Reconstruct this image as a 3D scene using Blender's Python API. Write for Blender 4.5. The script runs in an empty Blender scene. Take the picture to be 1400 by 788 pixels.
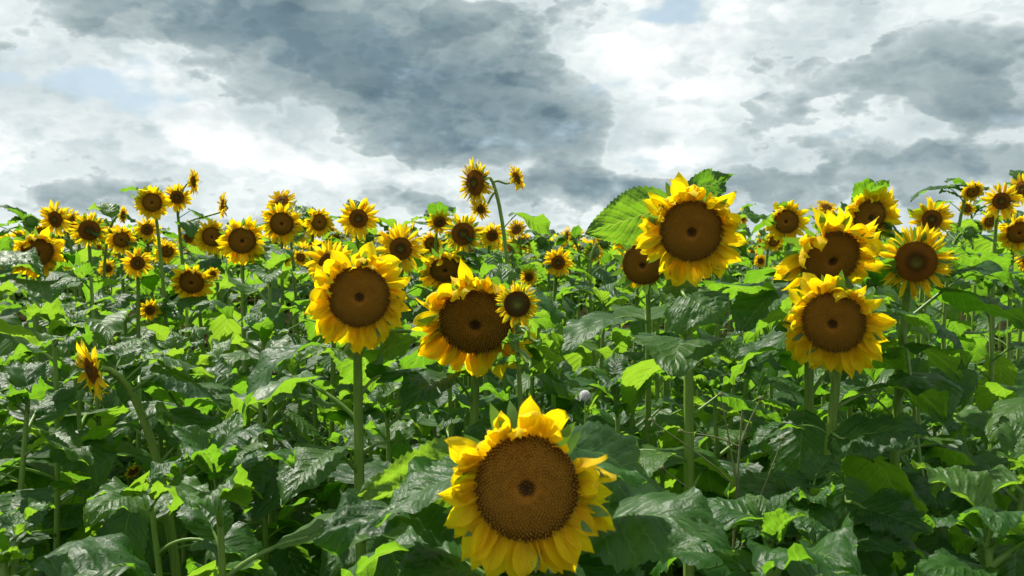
import bpy, math, random
from mathutils import Vector, Matrix, noise as mnoise
R_ = math.radians
rng = random.Random(7)
scene = bpy.context.scene
col = scene.collection

# ------------------------------------------------------------------ camera
CAM_H = 1.70
FPX = 1263.0                       # focal length in photo pixels (1400 wide)
PITCH = math.atan(56 / FPX)        # looking slightly down
cam_d = bpy.data.cameras.new('camera')
cam = bpy.data.objects.new('camera', cam_d); col.objects.link(cam)
cam.location = (0, 0, CAM_H)
cam.rotation_euler = (math.pi / 2 - PITCH, 0, 0)
cam_d.sensor_width = 36; cam_d.lens = 36 * FPX / 1400
cam_d.clip_start = 0.05; cam_d.clip_end = 2000
cam_d.dof.use_dof = True; cam_d.dof.focus_distance = 2.6; cam_d.dof.aperture_fstop = 9.0
scene.camera = cam

# ------------------------------------------------------------------ sun, exposure
SUN_EL, SUN_AZ = R_(54), R_(-48)   # azimuth clockwise from +Y: behind the field, to the left
sun_dir = Vector((math.sin(SUN_AZ) * math.cos(SUN_EL), math.cos(SUN_AZ) * math.cos(SUN_EL), math.sin(SUN_EL)))
sd = bpy.data.lights.new('sun', 'SUN'); sd.energy = 5.0; sd.angle = R_(0.6); sd.color = (1.0, 0.95, 0.86)
sun = bpy.data.objects.new('sun', sd); col.objects.link(sun)
sun.rotation_euler = sun_dir.to_track_quat('Z', 'Y').to_euler()
sun.location = (-4, 6, 9)
vs = scene.view_settings
vs.view_transform = 'Standard'; vs.look = 'None'; vs.exposure = 0.78; vs.gamma = 1.0; vs.use_curve_mapping = False
scene.cycles.use_denoising = True
scene.cycles.max_bounces = 5; scene.cycles.transmission_bounces = 3; scene.cycles.diffuse_bounces = 3; scene.cycles.glossy_bounces = 2
scene.cycles.sample_clamp_indirect = 6


# ------------------------------------------------------------------ node helper
class NT:
    def __init__(self, nt): self.nt = nt
    def new(self, t, **kw):
        n = self.nt.nodes.new(t)
        for k, v in kw.items(): setattr(n, k, v)
        return n
    def put(self, sock, v):
        if v is None: return
        if isinstance(v, bpy.types.NodeSocket): self.nt.links.new(v, sock)
        else: sock.default_value = v
    def m(self, op, a, b=None, c=None, clamp=False):
        n = self.new('ShaderNodeMath', operation=op, use_clamp=clamp)
        for i, v in enumerate((a, b, c)): self.put(n.inputs[i], v)
        return n.outputs[0]
    def vm(self, op, a, b=None):
        n = self.new('ShaderNodeVectorMath', operation=op)
        self.put(n.inputs[0], a); self.put(n.inputs[1], b)
        return n.outputs['Value'] if op in ('LENGTH', 'DOT_PRODUCT') else n.outputs[0]
    def sep(self, v):
        n = self.new('ShaderNodeSeparateXYZ'); self.put(n.inputs[0], v); return n.outputs
    def comb(self, x, y, z):
        n = self.new('ShaderNodeCombineXYZ')
        for i, v in enumerate((x, y, z)): self.put(n.inputs[i], v)
        return n.outputs[0]
    def noise(self, vec, scale, detail=4, rough=0.5, dist=0.0, color=False):
        n = self.new('ShaderNodeTexNoise'); self.put(n.inputs['Vector'], vec)
        n.inputs['Scale'].default_value = scale; n.inputs['Detail'].default_value = detail
        n.inputs['Roughness'].default_value = rough; n.inputs['Distortion'].default_value = dist
        return n.outputs['Color'] if color else n.outputs[0]
    def voronoi(self, vec, scale, feature='F1'):
        n = self.new('ShaderNodeTexVoronoi', feature=feature); self.put(n.inputs['Vector'], vec)
        n.inputs['Scale'].default_value = scale
        return n.outputs['Distance']
    def ss(self, v, lo, hi, a=0.0, b=1.0):
        n = self.new('ShaderNodeMapRange', interpolation_type='SMOOTHSTEP')
        self.put(n.inputs[0], v)
        for i, x in enumerate((lo, hi, a, b)): n.inputs[i + 1].default_value = x
        return n.outputs[0]
    def mix(self, f, a, b, mode='MIX'):
        n = self.new('ShaderNodeMix', data_type='RGBA', blend_type=mode)
        self.put(n.inputs[0], f)
        for i, v in ((6, a), (7, b)):
            self.put(n.inputs[i], v if isinstance(v, bpy.types.NodeSocket) else (*v, 1))
        return n.outputs[2]
    def ramp(self, f, stops, interp='LINEAR'):
        n = self.new('ShaderNodeValToRGB'); self.put(n.inputs[0], f)
        cr = n.color_ramp; cr.interpolation = interp
        while len(cr.elements) < len(stops): cr.elements.new(0.5)
        for e, (p, c) in zip(cr.elements, stops): e.position = p; e.color = (*c, 1)
        return n.outputs[0]
    def bump(self, h, strength, dist):
        n = self.new('ShaderNodeBump'); n.inputs['Strength'].default_value = strength
        n.inputs['Distance'].default_value = dist; self.put(n.inputs['Height'], h)
        return n.outputs[0]


# ------------------------------------------------------------------ sky
world = bpy.data.worlds.new('World'); scene.world = world; world.use_nodes = True
wn = world.node_tree; wn.nodes.clear(); W = NT(wn)
sky = W.new('ShaderNodeTexSky', sky_type='NISHITA', sun_disc=False)
sky.sun_elevation = SUN_EL; sky.sun_rotation = SUN_AZ; sky.altitude = 100; sky.air_density = 1.0; sky.dust_density = 1.6
d = W.vm('NORMALIZE', W.new('ShaderNodeTexCoord').outputs['Generated'])
dx, dy, dz = W.sep(d)[:3]
az = W.m('MULTIPLY', W.m('ARCTAN2', dx, dy), 10.0)
el = W.m('MULTIPLY', W.m('ARCSINE', dz), 10.0)
N3 = W.vm('MULTIPLY', d, (10.0, 10.0, 19.0))
wc = W.noise(N3, 0.8, 7, 0.56, color=True)
wv = W.sep(W.vm('SUBTRACT', wc, (0.5, 0.5, 0.5)))
wu = W.m('MULTIPLY_ADD', wv[0], 1.5, az)
wl = W.m('MULTIPLY_ADD', wv[1], 0.9, el)

WUV = W.comb(wu, wl, 0.0)


def blob(px, py, sx, sy, rot, w):
    """one bank of cloud: a soft ellipse round a direction of the sky (sizes in hundreds of photo pixels)"""
    a = math.atan((px - 700) / FPX); e = math.atan((338 - py) / FPX * math.cos(a))
    mp = W.new('ShaderNodeMapping', vector_type='TEXTURE'); W.put(mp.inputs[0], WUV)
    mp.inputs['Location'].default_value = (a * 10, e * 10, 0)
    mp.inputs['Rotation'].default_value = (0, 0, R_(rot))
    mp.inputs['Scale'].default_value = (sx * .79 * 1.75, sy * .79 * 1.75, 1)
    g = W.new('ShaderNodeTexGradient', gradient_type='SPHERICAL'); W.put(g.inputs[0], mp.outputs[0])
    return W.ss(g.outputs['Fac'], 0.0, 0.85, 0.0, w)


def total(lst):
    t = lst[0]
    for x in lst[1:]: t = W.m('ADD', t, x)
    return t


bank = total([blob(*b) for b in (
    # dark slab across the top, its lower edge falling to the right
    (330, 10, 2.9, .80, -8, -.42), (560, 95, 2.4, .85, -20, -.38), (715, 150, 1.6, .85, -8, -.34), (640, 205, 1.6, .28, -3, -.16),
    # bright break on the left and along the slab's edge
    (170, 110, 1.7, .36, -20, .34), (60, 205, 1.7, .45, 0, .26), (330, 190, 1.1, .36, -28, .34), (520, 228, 1.6, .26, -6, .26),
    (385, 205, .8, .22, 0, -.34), (125, 262, 1.0, .24, 5, -.40), (40, 50, 1.0, .5, 0, -.16),
    # bright mass right of the slab
    (930, 120, 1.3, 1.0, -35, .30), (880, 215, 1.2, .28, 0, .26), (1080, 40, 1.1, .4, 0, .14),
    # grey masses on the right, slate along the lower right and middle
    (1270, 120, 1.8, .62, 8, -.30), (1360, 228, 1.8, .22, -8, -.46), (1180, 262, 1.8, .20, 0, -.26), (1350, 20, 1.2, .22, 0, .12),
    (790, 265, 1.9, .20, 2, -.46), (975, 190, .6, .22, 0, -.22), (1160, 185, 1.1, .22, 0, .12), (540, 275, 1.2, .14, 0, -.18),
)])
n1 = W.noise(N3, 0.62, 7, 0.50)
n2 = W.noise(W.vm('ADD', N3, (31, 7, 3)), 1.5, 6, 0.50)
n3 = W.noise(W.vm('ADD', N3, (3, 17, 9)), 3.0, 4, 0.5)
billow = W.m('ABSOLUTE', W.m('MULTIPLY_ADD', n3, 2.0, -1.0))
n4 = W.noise(W.vm('ADD', N3, (11, 3, 23)), 1.05, 7, 0.52)
val = W.m('MULTIPLY_ADD', bank, 0.72, 0.70)
val = W.m('MULTIPLY_ADD', W.m('SUBTRACT', n1, 0.5), 0.62, val)
val = W.m('MULTIPLY_ADD', W.m('SUBTRACT', n2, 0.5), 0.55, val)
val = W.m('MULTIPLY_ADD', W.ss(n4, 0.49, 0.55), -0.15, val)
val = W.m('MULTIPLY_ADD', W.m('SUBTRACT', billow, 0.15), -0.30, val)
cloud = W.ramp(val, [(0.0, (.17, .255, .30)), (0.20, (.265, .355, .39)), (0.36, (.38, .465, .485)), (0.48, (.48, .565, .58)), (0.545, (.60, .68, .69)), (0.60, (.79, .86, .86)), (0.68, (.74, .82, .825)), (0.80, (.87, .93, .93)), (0.92, (1.02, 1.05, 1.04))])
soft = W.m('ADD', W.ss(wv[2], -.10, .14, 0.0, 0.62), W.ss(W.m('ADD', W.m('MULTIPLY', n2, .5), W.m('MULTIPLY', n3, .5)), .46, .56, 0.0, 0.28))
cloud = W.mix(soft, W.vm('MULTIPLY', cloud, (1.10, 1.09, 1.08)), W.vm('MULTIPLY', cloud, (.68, .735, .76)))
gaps = total([blob(*b) for b in ((925, 22, .6, .26, -15, .55), (140, 125, 1.0, .25, -10, .5), (800, 140, .3, .14, 0, .3), (980, 103, .3, .12, 0, .35))])
hole = W.ss(W.m('ADD', W.m('MULTIPLY', W.m('SUBTRACT', 0.5, n2), 2.0), gaps), 0.22, 0.62)
blue = W.mix(0.6, W.vm('MULTIPLY', sky.outputs[0], (.10, .10, .10)), (.60, .79, .90))
skycol = W.mix(W.m('MULTIPLY', hole, 0.8), cloud, blue)
bg = W.new('ShaderNodeBackground'); bg.inputs['Strength'].default_value = 0.595
W.put(bg.inputs['Color'], skycol)
wo = W.new('ShaderNodeOutputWorld'); W.put(wo.inputs[0], bg.outputs[0])
world.cycles.sampling_method = 'NONE'

# ------------------------------------------------------------------ materials
def mat(name):
    m = bpy.data.materials.new(name); m.use_nodes = True
    nt = m.node_tree; nt.nodes.clear()
    return m, NT(nt)


def finish(T, base, rough, spec, trans_col=None, trans=0.0, normal=None):
    p = T.new('ShaderNodeBsdfPrincipled'); T.put(p.inputs['Base Color'], base if isinstance(base, bpy.types.NodeSocket) else (*base, 1))
    T.put(p.inputs['Roughness'], rough); p.inputs['Specular IOR Level'].default_value = spec
    T.put(p.inputs['Normal'], normal)
    out = T.new('ShaderNodeOutputMaterial')
    if trans_col is None:
        T.put(out.inputs[0], p.outputs[0]); return
    t = T.new('ShaderNodeBsdfTranslucent'); T.put(t.inputs[0], trans_col if isinstance(trans_col, bpy.types.NodeSocket) else (*trans_col, 1))
    T.put(t.inputs['Normal'], normal)
    mx = T.new('ShaderNodeMixShader'); mx.inputs[0].default_value = trans
    T.put(mx.inputs[1], p.outputs[0]); T.put(mx.inputs[2], t.outputs[0]); T.put(out.inputs[0], mx.outputs[0])


def leaf_material(name, tint=1.0):
    m, T = mat(name)
    uv = T.new('ShaderNodeUVMap'); s, v = T.sep(uv.outputs[0])[:2]
    ob = T.new('ShaderNodeObjectInfo').outputs['Random']
    av = T.m('ABSOLUTE', T.m('MULTIPLY_ADD', v, 2.0, -1.0))
    q = T.m('MULTIPLY_ADD', s, 8.0, T.m('MULTIPLY', T.m('POWER', av, 0.85), -2.4))
    tri = T.m('PINGPONG', q, 0.5)                                  # 0 on a side vein
    vein = T.m('MULTIPLY', T.ss(tri, 0.0, 0.055, 1.0, 0.0), T.ss(av, 0.75, 1.0, 1.0, 0.2))
    mid = T.ss(av, 0.012, 0.04, 1.0, 0.0)
    vn = T.m('MAXIMUM', vein, mid)
    nz = T.noise(uv.outputs[0], 7.0, 5, 0.6)
    cellv = T.new('ShaderNodeTexVoronoi', feature='DISTANCE_TO_EDGE'); T.put(cellv.inputs['Vector'], uv.outputs[0]); cellv.inputs['Scale'].default_value = 22
    cell = cellv.outputs['Distance']
    k = T.m('ADD', T.m('MULTIPLY', nz, 0.6), T.m('MULTIPLY', ob, 0.5))
    base = T.ramp(k, [(0.15, (.012 * tint, .046 * tint, .010)), (0.5, (.022 * tint, .072 * tint, .012)), (0.9, (.050 * tint, .115 * tint, .014))])
    base = T.mix(T.m('MULTIPLY', vn, 0.5), base, (.11, .19, .05))
    spots = T.ss(T.noise(uv.outputs[0], 16, 3, 0.6), 0.69, 0.74)
    base = T.mix(T.m('MULTIPLY', spots, T.m('GREATER_THAN', ob, 0.45)), base, (.12, .10, .035))
    tc = T.ramp(k, [(0.15, (.13, .36, .012)), (0.5, (.22, .50, .018)), (0.9, (.37, .62, .03))])
    tc = T.mix(T.m('MULTIPLY', vn, 0.6), tc, (.50, .68, .10))
    tc = T.mix(T.m('MULTIPLY', spots, T.m('GREATER_THAN', ob, 0.45)), tc, (.10, .14, .02))
    h = T.m('MULTIPLY_ADD', T.ss(tri, 0.0, 0.35), 0.9, T.m('MULTIPLY', T.ss(cell, 0.0, 0.25), 0.10))
    h = T.m('MULTIPLY_ADD', nz, 0.4, h)
    nrm = T.bump(h, 0.45, 0.006)
    finish(T, base, T.m('MULTIPLY_ADD', nz, 0.22, 0.36), 0.33, tc, 0.42, nrm)
    return m


M_LEAF = leaf_material('leaf_green')

m, T = mat('stem_green')
tc_ = T.new('ShaderNodeTexCoord').outputs['Object']
st = T.noise(T.vm('MULTIPLY', tc_, (160, 160, 6)), 1.0, 3, 0.6)
lg = T.noise(tc_, 5.0, 3, 0.5)
c = T.ramp(T.m('MULTIPLY_ADD', st, 0.6, T.m('MULTIPLY', lg, 0.4)), [(0.3, (.10, .185, .025)), (0.55, (.18, .285, .045)), (0.75, (.27, .36, .08))])
finish(T, c, 0.5, 0.4, (.2, .4, .03), 0.10, T.bump(st, 0.5, 0.004))
M_STEM = m

m, T = mat('petiole_green')
tc_ = T.new('ShaderNodeTexCoord').outputs['Object']
lg = T.noise(tc_, 30.0, 3, 0.5)
finish(T, T.ramp(lg, [(0.3, (.12, .22, .035)), (0.7, (.20, .31, .07))]), 0.45, 0.45, (.25, .48, .04), 0.25)
M_PET = m


def petal_material(name, base_c, tip_c, tr_base, tr_tip):
    m, T = mat(name)
    uv = T.new('ShaderNodeUVMap'); s, v = T.sep(uv.outputs[0])[:2]
    ob = T.new('ShaderNodeObjectInfo').outputs['Random']
    rnd = T.new('ShaderNodeAttribute', attribute_name='tone').outputs['Fac']
    k = T.m('ADD', T.ss(s, 0.0, 0.75), T.m('MULTIPLY', T.m('SUBTRACT', T.m('FRACT', T.m('ADD', ob, rnd)), 0.4), 0.7), clamp=True)
    streak = T.noise(T.comb(T.m('MULTIPLY', s, 1.6), T.m('MULTIPLY', v, 26.0), T.m('MULTIPLY', ob, 9.0)), 1.0, 3, 0.6)
    base = T.mix(k, base_c, tip_c)
    base = T.mix(T.ss(streak, 0.42, 0.72, 0.0, 0.75), base, base_c)
    tr = T.mix(k, tr_base, tr_tip)
    tr = T.mix(T.ss(streak, 0.42, 0.72, 0.0, 0.8), tr, tr_base)
    brown = T.m('MULTIPLY', T.ss(s, 0.93, 1.0), T.m('GREATER_THAN', T.m('FRACT', T.m('MULTIPLY', T.m('ADD', ob, rnd), 7.3)), 0.6))
    base = T.mix(T.m('MULTIPLY', brown, 0.6), base, (.25, .10, .01))
    finish(T, base, 0.5, 0.18, tr, 0.57, T.bump(streak, 0.6, 0.004))
    return m


M_PETAL = petal_material('petal_gold', (.86, .50, .005), (.93, .71, .008), (.92, .55, .002), (.97, .80, .006))
M_PETAL_Y = petal_material('petal_lemon', (.85, .50, .008), (.92, .70, .016), (.90, .56, .003), (.95, .76, .015))


def disc_material(name, stops, tipc):
    m, T = mat(name)
    tc_ = T.new('ShaderNodeTexCoord').outputs['Object']
    x, y, z = T.sep(tc_)[:3]
    r = T.vm('LENGTH', T.comb(x, y, 0.0))
    nz = T.noise(tc_, 9.0, 4, 0.6)
    r = T.m('ADD', r, T.m('MULTIPLY', T.m('SUBTRACT', nz, 0.5), 0.12))
    c = T.ramp(r, stops)
    c = T.mix(T.ss(T.noise(tc_, 26.0, 3, 0.7), 0.35, 0.7, 0.0, 0.40), c, (.06, .026, .004))
    hgt = T.sep(T.new('ShaderNodeUVMap').outputs[0])[1]
    c = T.mix(T.m('MULTIPLY', T.ss(hgt, 0.55, 1.0), T.ss(T.noise(tc_, 14.0, 4, 0.7), 0.3, 0.75, 0.1, 0.95)), c, tipc)
    finish(T, c, 0.8, 0.08)
    return m


M_DISC_OLD = disc_material('disc_brown', [(0.0, (.026, .013, .003)), (.12, (.045, .020, .004)), (.2, (.29, .115, .010)), (.42, (.27, .118, .010)), (.8, (.23, .108, .010)), (.93, (.17, .075, .008)), (1.0, (.24, .13, .012))], (.40, .23, .03))
M_DISC_NEW = disc_material('disc_young', [(0.0, (.10, .10, .016)), (.22, (.08, .07, .012)), (.36, (.045, .022, .005)), (.60, (.18, .068, .007)), (.86, (.25, .10, .009)), (1.0, (.26, .11, .01))], (.34, .16, .02))
M_DISC_GREEN = disc_material('disc_greenish', [(0.0, (.16, .17, .03)), (.25, (.10, .11, .02)), (.55, (.055, .05, .012)), (.8, (.09, .035, .006)), (1.0, (.15, .06, .01))], (.20, .13, .03))

m, T = mat('bract_green')
nz = T.noise(T.new('ShaderNodeTexCoord').outputs['Object'], 6.0, 3, 0.5)
finish(T, T.ramp(nz, [(.3, (.07, .15, .025)), (.7, (.13, .22, .04))]), 0.55, 0.35, (.24, .48, .03), 0.3)
M_BRACT = m

m, T = mat('soil')
tc_ = T.new('ShaderNodeTexCoord').outputs['Object']
n_a = T.noise(tc_, 3.0, 8, 0.65); n_b = T.noise(tc_, 40.0, 4, 0.6)
finish(T, T.ramp(T.m('ADD', T.m('MULTIPLY', n_a, .6), T.m('MULTIPLY', n_b, .4)), [(.3, (.012, .011, .005)), (.5, (.024, .021, .010)), (.7, (.042, .036, .018))]), 0.95, 0.0, None, 0, T.bump(n_b, 0.8, 0.03))
M_SOIL = m

m, T = mat('dry_stalk')
finish(T, T.ramp(T.noise(T.new('ShaderNodeTexCoord').outputs['Object'], 20, 3, .5), [(.3, (.085, .095, .03)), (.7, (.15, .17, .06))]), 0.7, 0.3)
M_DRY = m
m, T = mat('fluff_white')
finish(T, (.88, .88, .86), 0.9, 0.1, (.9, .9, .88), 0.5)
M_FLUFF = m


# ------------------------------------------------------------------ mesh helpers
class MB:
    def __init__(self): self.v = []; self.f = []; self.uv = []; self.mi = []; self.tone = []
    def grid(self, rows, uvs, mi=0, tone=0.0):
        o = len(self.v); n = len(rows[0])
        for r in rows: self.v += [tuple(p) for p in r]
        for r in uvs: self.uv += r
        self.tone += [tone] * (len(rows) * n)
        for i in range(len(rows) - 1):
            for j in range(n - 1):
                a = o + i * n + j
                self.f.append((a, a + 1, a + n + 1, a + n)); self.mi.append(mi)
    def tube(self, pts, rad, sides=7, mi=0, cap=False):
        o = len(self.v); prev = None; n = len(pts)
        for i, p in enumerate(pts):
            p = Vector(p)
            t = (Vector(pts[min(i + 1, n - 1)]) - Vector(pts[max(i - 1, 0)])).normalized()
            if prev is None:
                prev = t.orthogonal().normalized()
            u = (prev - t * prev.dot(t)).normalized(); w = t.cross(u); prev = u
            for k in range(sides):
                a = 2 * math.pi * k / sides
                self.v.append(tuple(p + (u * math.cos(a) + w * math.sin(a)) * rad[i])); self.uv.append((i / n, k / sides)); self.tone.append(0)
        for i in range(n - 1):
            for k in range(sides):
                a = o + i * sides + k; b = o + i * sides + (k + 1) % sides
                self.f.append((a, b, b + sides, a + sides)); self.mi.append(mi)
        if cap:
            self.f.append(tuple(o + (n - 1) * sides + k for k in range(sides))); self.mi.append(mi)
    def add(self, other, M, tone=0.0):
        o = len(self.v)
        self.v += [tuple(M @ Vector(p)) for p in other.v]; self.uv += other.uv; self.tone += [tone] * len(other.v)
        self.f += [tuple(o + i for i in f) for f in other.f]; self.mi += other.mi
    def mesh(self, name, mats, smooth=True):
        me = bpy.data.meshes.new(name); me.from_pydata(self.v, [], self.f)
        for m in mats: me.materials.append(m)
        me.polygons.foreach_set('material_index', self.mi)
        me.polygons.foreach_set('use_smooth', [smooth] * len(self.f))
        ul = me.uv_layers.new(name='UVMap')
        li = [0] * len(me.loops); me.loops.foreach_get('vertex_index', li)
        ul.data.foreach_set('uv', [c for i in li for c in self.uv[i]])
        at = me.attributes.new('tone', 'FLOAT', 'POINT'); at.data.foreach_set('value', self.tone)
        me.update(); return me


def link(name, data, parent=None, M=None):
    o = bpy.data.objects.new(name, data); col.objects.link(o)
    if parent is not None: o.parent = parent
    if M is not None: o.matrix_basis = M
    return o


def tag(o, label, cat, group=None):
    o['label'] = label; o['category'] = cat
    if group: o['group'] = group


def bez(p0, p1, p2, p3, n):
    out = []
    for i in range(n + 1):
        t = i / n; u = 1 - t
        out.append(p0 * (u ** 3) + p1 * (3 * u * u * t) + p2 * (3 * u * t * t) + p3 * (t ** 3))
    return out


def basis(x, y, z, loc):
    return Matrix(((x.x, y.x, z.x, loc.x), (x.y, y.y, z.y, loc.y), (x.z, y.z, z.z, loc.z), (0, 0, 0, 1)))


# ------------------------------------------------------------------ leaves
def leaf_width(s):
    if s <= 0: return 0.02
    return max(0.0, (math.sin(math.pi * min(1, s) ** 0.62) ** 0.85)) * (1 - 0.18 * s)


def blade(mb, seed, start, th0, th1, L, Wd, fold, wave, quilt, twist, rows, half, curl=0.0):
    """a serrated heart-shaped blade along +X from `start`; th: pitch of the midrib at base and tip (radians)"""
    r = random.Random(seed); ph = r.uniform(0, 6.28); ph2 = r.uniform(0, 6.28)
    teeth = rows // 2
    pos = Vector(start); P = []; U = []
    for i in range(rows + 1):
        s = i / rows
        th = th0 + (th1 - th0) * (s ** 1.15) + 0.10 * math.sin(5 * s + ph)
        T_ = Vector((math.cos(th), 0, math.sin(th))); N_ = Vector((-math.sin(th), 0, math.cos(th)))
        if i: pos = pos + T_ * (L / rows)
        w = Wd * leaf_width(s) * (1 + (0.045 if i % 2 else -0.045) * (1 if 0 < i < rows else 0))
        if i == rows: w = Wd * 0.004
        tw = twist * s
        row = []; ur = []
        for j in range(-half, half + 1):
            v = j / half; av = abs(v)
            back = -0.17 * L * (av ** 1.3) * (1 - s) ** 5 + 0.07 * L * av * s * (1 - s)
            side = v * w
            fo = fold * (1 - 0.4 * s)
            up = av * w * math.sin(fo)
            side *= math.cos(fo * 0.9)
            q = s * 8 - 2.4 * av ** 0.85
            up += quilt * abs(math.sin(math.pi * q)) * min(1, av * 3) * (1 - 0.5 * av) * (0.4 + 0.6 * min(1, 4 * s * (1 - s) * 1.3))
            up += wave * av * av * math.sin(9 * s + ph + (1.7 if v > 0 else 0)) + 0.5 * wave * av ** 3 * math.sin(23 * s + ph2 - v)
            up -= curl * (av ** 2.2) * w
            up += 0.007 * mnoise.noise(Vector((s * 6 + seed, v * 3, seed * 1.7)))
            y = side * math.cos(tw) - up * math.sin(tw); z = up * math.cos(tw) + side * math.sin(tw)
            row.append(pos + T_ * back + Vector((0, y, 0)) + N_ * z); ur.append((s, 0.5 + 0.5 * v))
        P.append(row); U.append(ur)
    mb.grid(P, U, 0)


def petiole_pts(lp, a0, a1, n=7):
    p = Vector((0, 0, 0)); out = [p.copy()]
    for i in range(n):
        t = (i + 0.5) / n; a = a0 + (a1 - a0) * t
        p = p + Vector((math.cos(a), 0, math.sin(a))) * (lp / n); out.append(p.copy())
    return out


LEAVES = {}      # kind -> list of (hi blade mesh, petiole mesh, joined low mesh, sample points)
def make_leaf_kind(kind, n, par):
    lst = []
    for k in range(n):
        r = random.Random(hash_int(kind) + k * 13)
        lp = r.uniform(*par['lp']); a0 = R_(r.uniform(*par['a0'])); a1 = R_(r.uniform(*par['a1']))
        th0 = R_(r.uniform(*par['th0'])); th1 = R_(r.uniform(*par['th1']))
        pts = petiole_pts(lp, a0, a1)
        L = par['L'] * r.uniform(.85, 1.12); Wd = L * r.uniform(.36, .46)
        args = (k * 7 + 3, pts[-1], th0, th1, L, Wd, R_(r.uniform(*par['fold'])), r.uniform(.006, .018), r.uniform(.005, .010), r.uniform(-.5, .5))
        cu = r.uniform(-.05, .35)
        hi = MB(); blade(hi, *args, 30, 8, cu)
        pm = MB(); pm.tube(pts + [pts[-1] + Vector((math.cos(th0), 0, math.sin(th0))) * .012], [.0052 - .002 * i / 8 for i in range(9)], 6)
        lo = MB(); blade(lo, *args, 14, 3, cu)
        lo.tube(pts[::2] + [pts[-1]], [.0048 - .0006 * i for i in range(len(pts[::2]) + 1)], 4, 1)
        smp = [Vector(hi.v[(i * 17) + j]) for i in (0, 6, 12, 18, 24, 30) for j in (0, 4, 8, 12, 16)]
        lst.append((hi.mesh('leaf', [M_LEAF]), pm.mesh('petiole', [M_PET]), lo.mesh('leaf', [M_LEAF, M_PET]), smp))
    LEAVES[kind] = lst


def hash_int(s): return sum((i + 1) * ord(ch) for i, ch in enumerate(s))


make_leaf_kind('top', 7, dict(lp=(.05, .09), a0=(40, 65), a1=(20, 50), th0=(5, 55), th1=(-60, 10), L=.15, fold=(5, 25)))
make_leaf_kind('mid', 10, dict(lp=(.10, .17), a0=(35, 60), a1=(-5, 40), th0=(-30, 25), th1=(-95, -25), L=.235, fold=(0, 22)))
make_leaf_kind('low', 7, dict(lp=(.14, .20), a0=(25, 45), a1=(-25, 5), th0=(-60, -25), th1=(-110, -75), L=.27, fold=(-10, 18)))

# ------------------------------------------------------------------ flower heads (unit disc radius, +Z out of the face, +Y up)
def dome(r): return 0.25 * (1 - r ** 2.4) - 0.12 * math.exp(-(r / .22) ** 2)


def lathe(mb, prof, sides, mi):
    rows = []; uvs = []
    for (r, z) in prof:
        rows.append([Vector((r * math.cos(2 * math.pi * k / sides), r * math.sin(2 * math.pi * k / sides), z)) for k in range(sides + 1)])
        uvs.append([(k / sides, 0.0) for k in range(sides + 1)])
    mb.grid(rows, uvs, mi)


def head_mesh(disc_mat, flat=False):
    mb = MB()
    lathe(mb, [(.10, -.62), (.16, -.55), (.45, -.45), (.85, -.28), (1.02, -.12), (1.0, -.02)], 28, 1)
    lathe(mb, [(1.0, -.02)] + [(r, dome(r)) for r in (.97, .85, .7, .55, .4, .28, .2, .13, .06, .001)], 28, 0)
    return mb.mesh('flower_head', [disc_mat, M_BRACT])


def floret_mesh(disc_mat, n, hh, seed):
    mb = MB(); r_ = random.Random(seed)
    for i in range(int(n * .004), n):
        r = math.sqrt((i + .5) / n) * .985 + r_.gauss(0, .004); a = i * 2.39996 + r_.gauss(0, .006)
        c = Vector((r * math.cos(a), r * math.sin(a), dome(r) - .012))
        sz = 1.05 / math.sqrt(n) * (0.82 if r > .25 else .6)
        h = hh * (1.0 if r > .25 else .55) * r_.uniform(.5, 1.4) * (1 + 1.3 * max(0, r - .78) / .2)
        rad = Vector((math.cos(a), math.sin(a), 0)); tan = Vector((-math.sin(a), math.cos(a), 0))
        nrm = (Vector((0, 0, 1)) + rad * .30 * r).normalized()
        o = len(mb.v)
        for k, (p, q) in enumerate(((1, 0), (0, 1), (-1, 0), (0, -1))):
            mb.v.append(tuple(c + rad * p * sz + tan * q * sz * .8)); mb.uv.append((r, 0.0)); mb.tone.append(0)
        for k, (p, q) in enumerate(((1, 0), (0, 1), (-1, 0), (0, -1))):
            mb.v.append(tuple(c + nrm * h + rad * p * sz * .5 + tan * q * sz * .4)); mb.uv.append((r, 1.0)); mb.tone.append(0)
        for k in range(4):
            mb.f.append((o + k, o + (k + 1) % 4, o + 4 + (k + 1) % 4, o + 4 + k)); mb.mi.append(0)
        mb.f.append((o + 4, o + 5, o + 6, o + 7)); mb.mi.append(0)
    return mb.mesh('florets', [disc_mat], smooth=False)


def petal_mb(seed, wid, bend, tip, twist, cup, wob, rows=9, half=2):
    """unit-long petal along +Y, face +Z; bend/tip: pitch change (radians) along it, + towards the face"""
    r = random.Random(seed); mb = MB(); pos = Vector((0, 0, 0)); P = []; U = []; ph = r.uniform(0, 6)
    blunt = r.uniform(.78, 1.0)
    for i in range(rows + 1):
        s = i / rows
        th = bend * s + tip * max(0, (s - .55) / .45) ** 1.6
        T_ = Vector((0, math.cos(th), math.sin(th))); N_ = Vector((0, -math.sin(th), math.cos(th)))
        if i: pos = pos + T_ / rows
        w = wid * (0.42 + 0.58 * math.sin(math.pi * min(1, s * 1.05 + .02) ** .9) ** .8) * (1 if s < .62 else max(0.02, 1 - ((s - .62) / .38) ** (1.5 * blunt + .4)))
        tw = twist * s + .12 * math.sin(6 * s + ph)
        row = []; ur = []
        for j in range(-half, half + 1):
            v = j / half
            x = v * w; z = cup * w * v * v + wob * math.sin(8 * s + ph + 2 * v) * abs(v) - .05 * w * math.cos(v * 6.3)
            row.append(pos + Vector((x * math.cos(tw) - z * math.sin(tw), 0, 0)) + N_ * (z * math.cos(tw) + x * math.sin(tw))); ur.append((s, .5 + .5 * v))
        P.append(row); U.append(ur)
    mb.grid(P, U, 0); return mb


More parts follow.
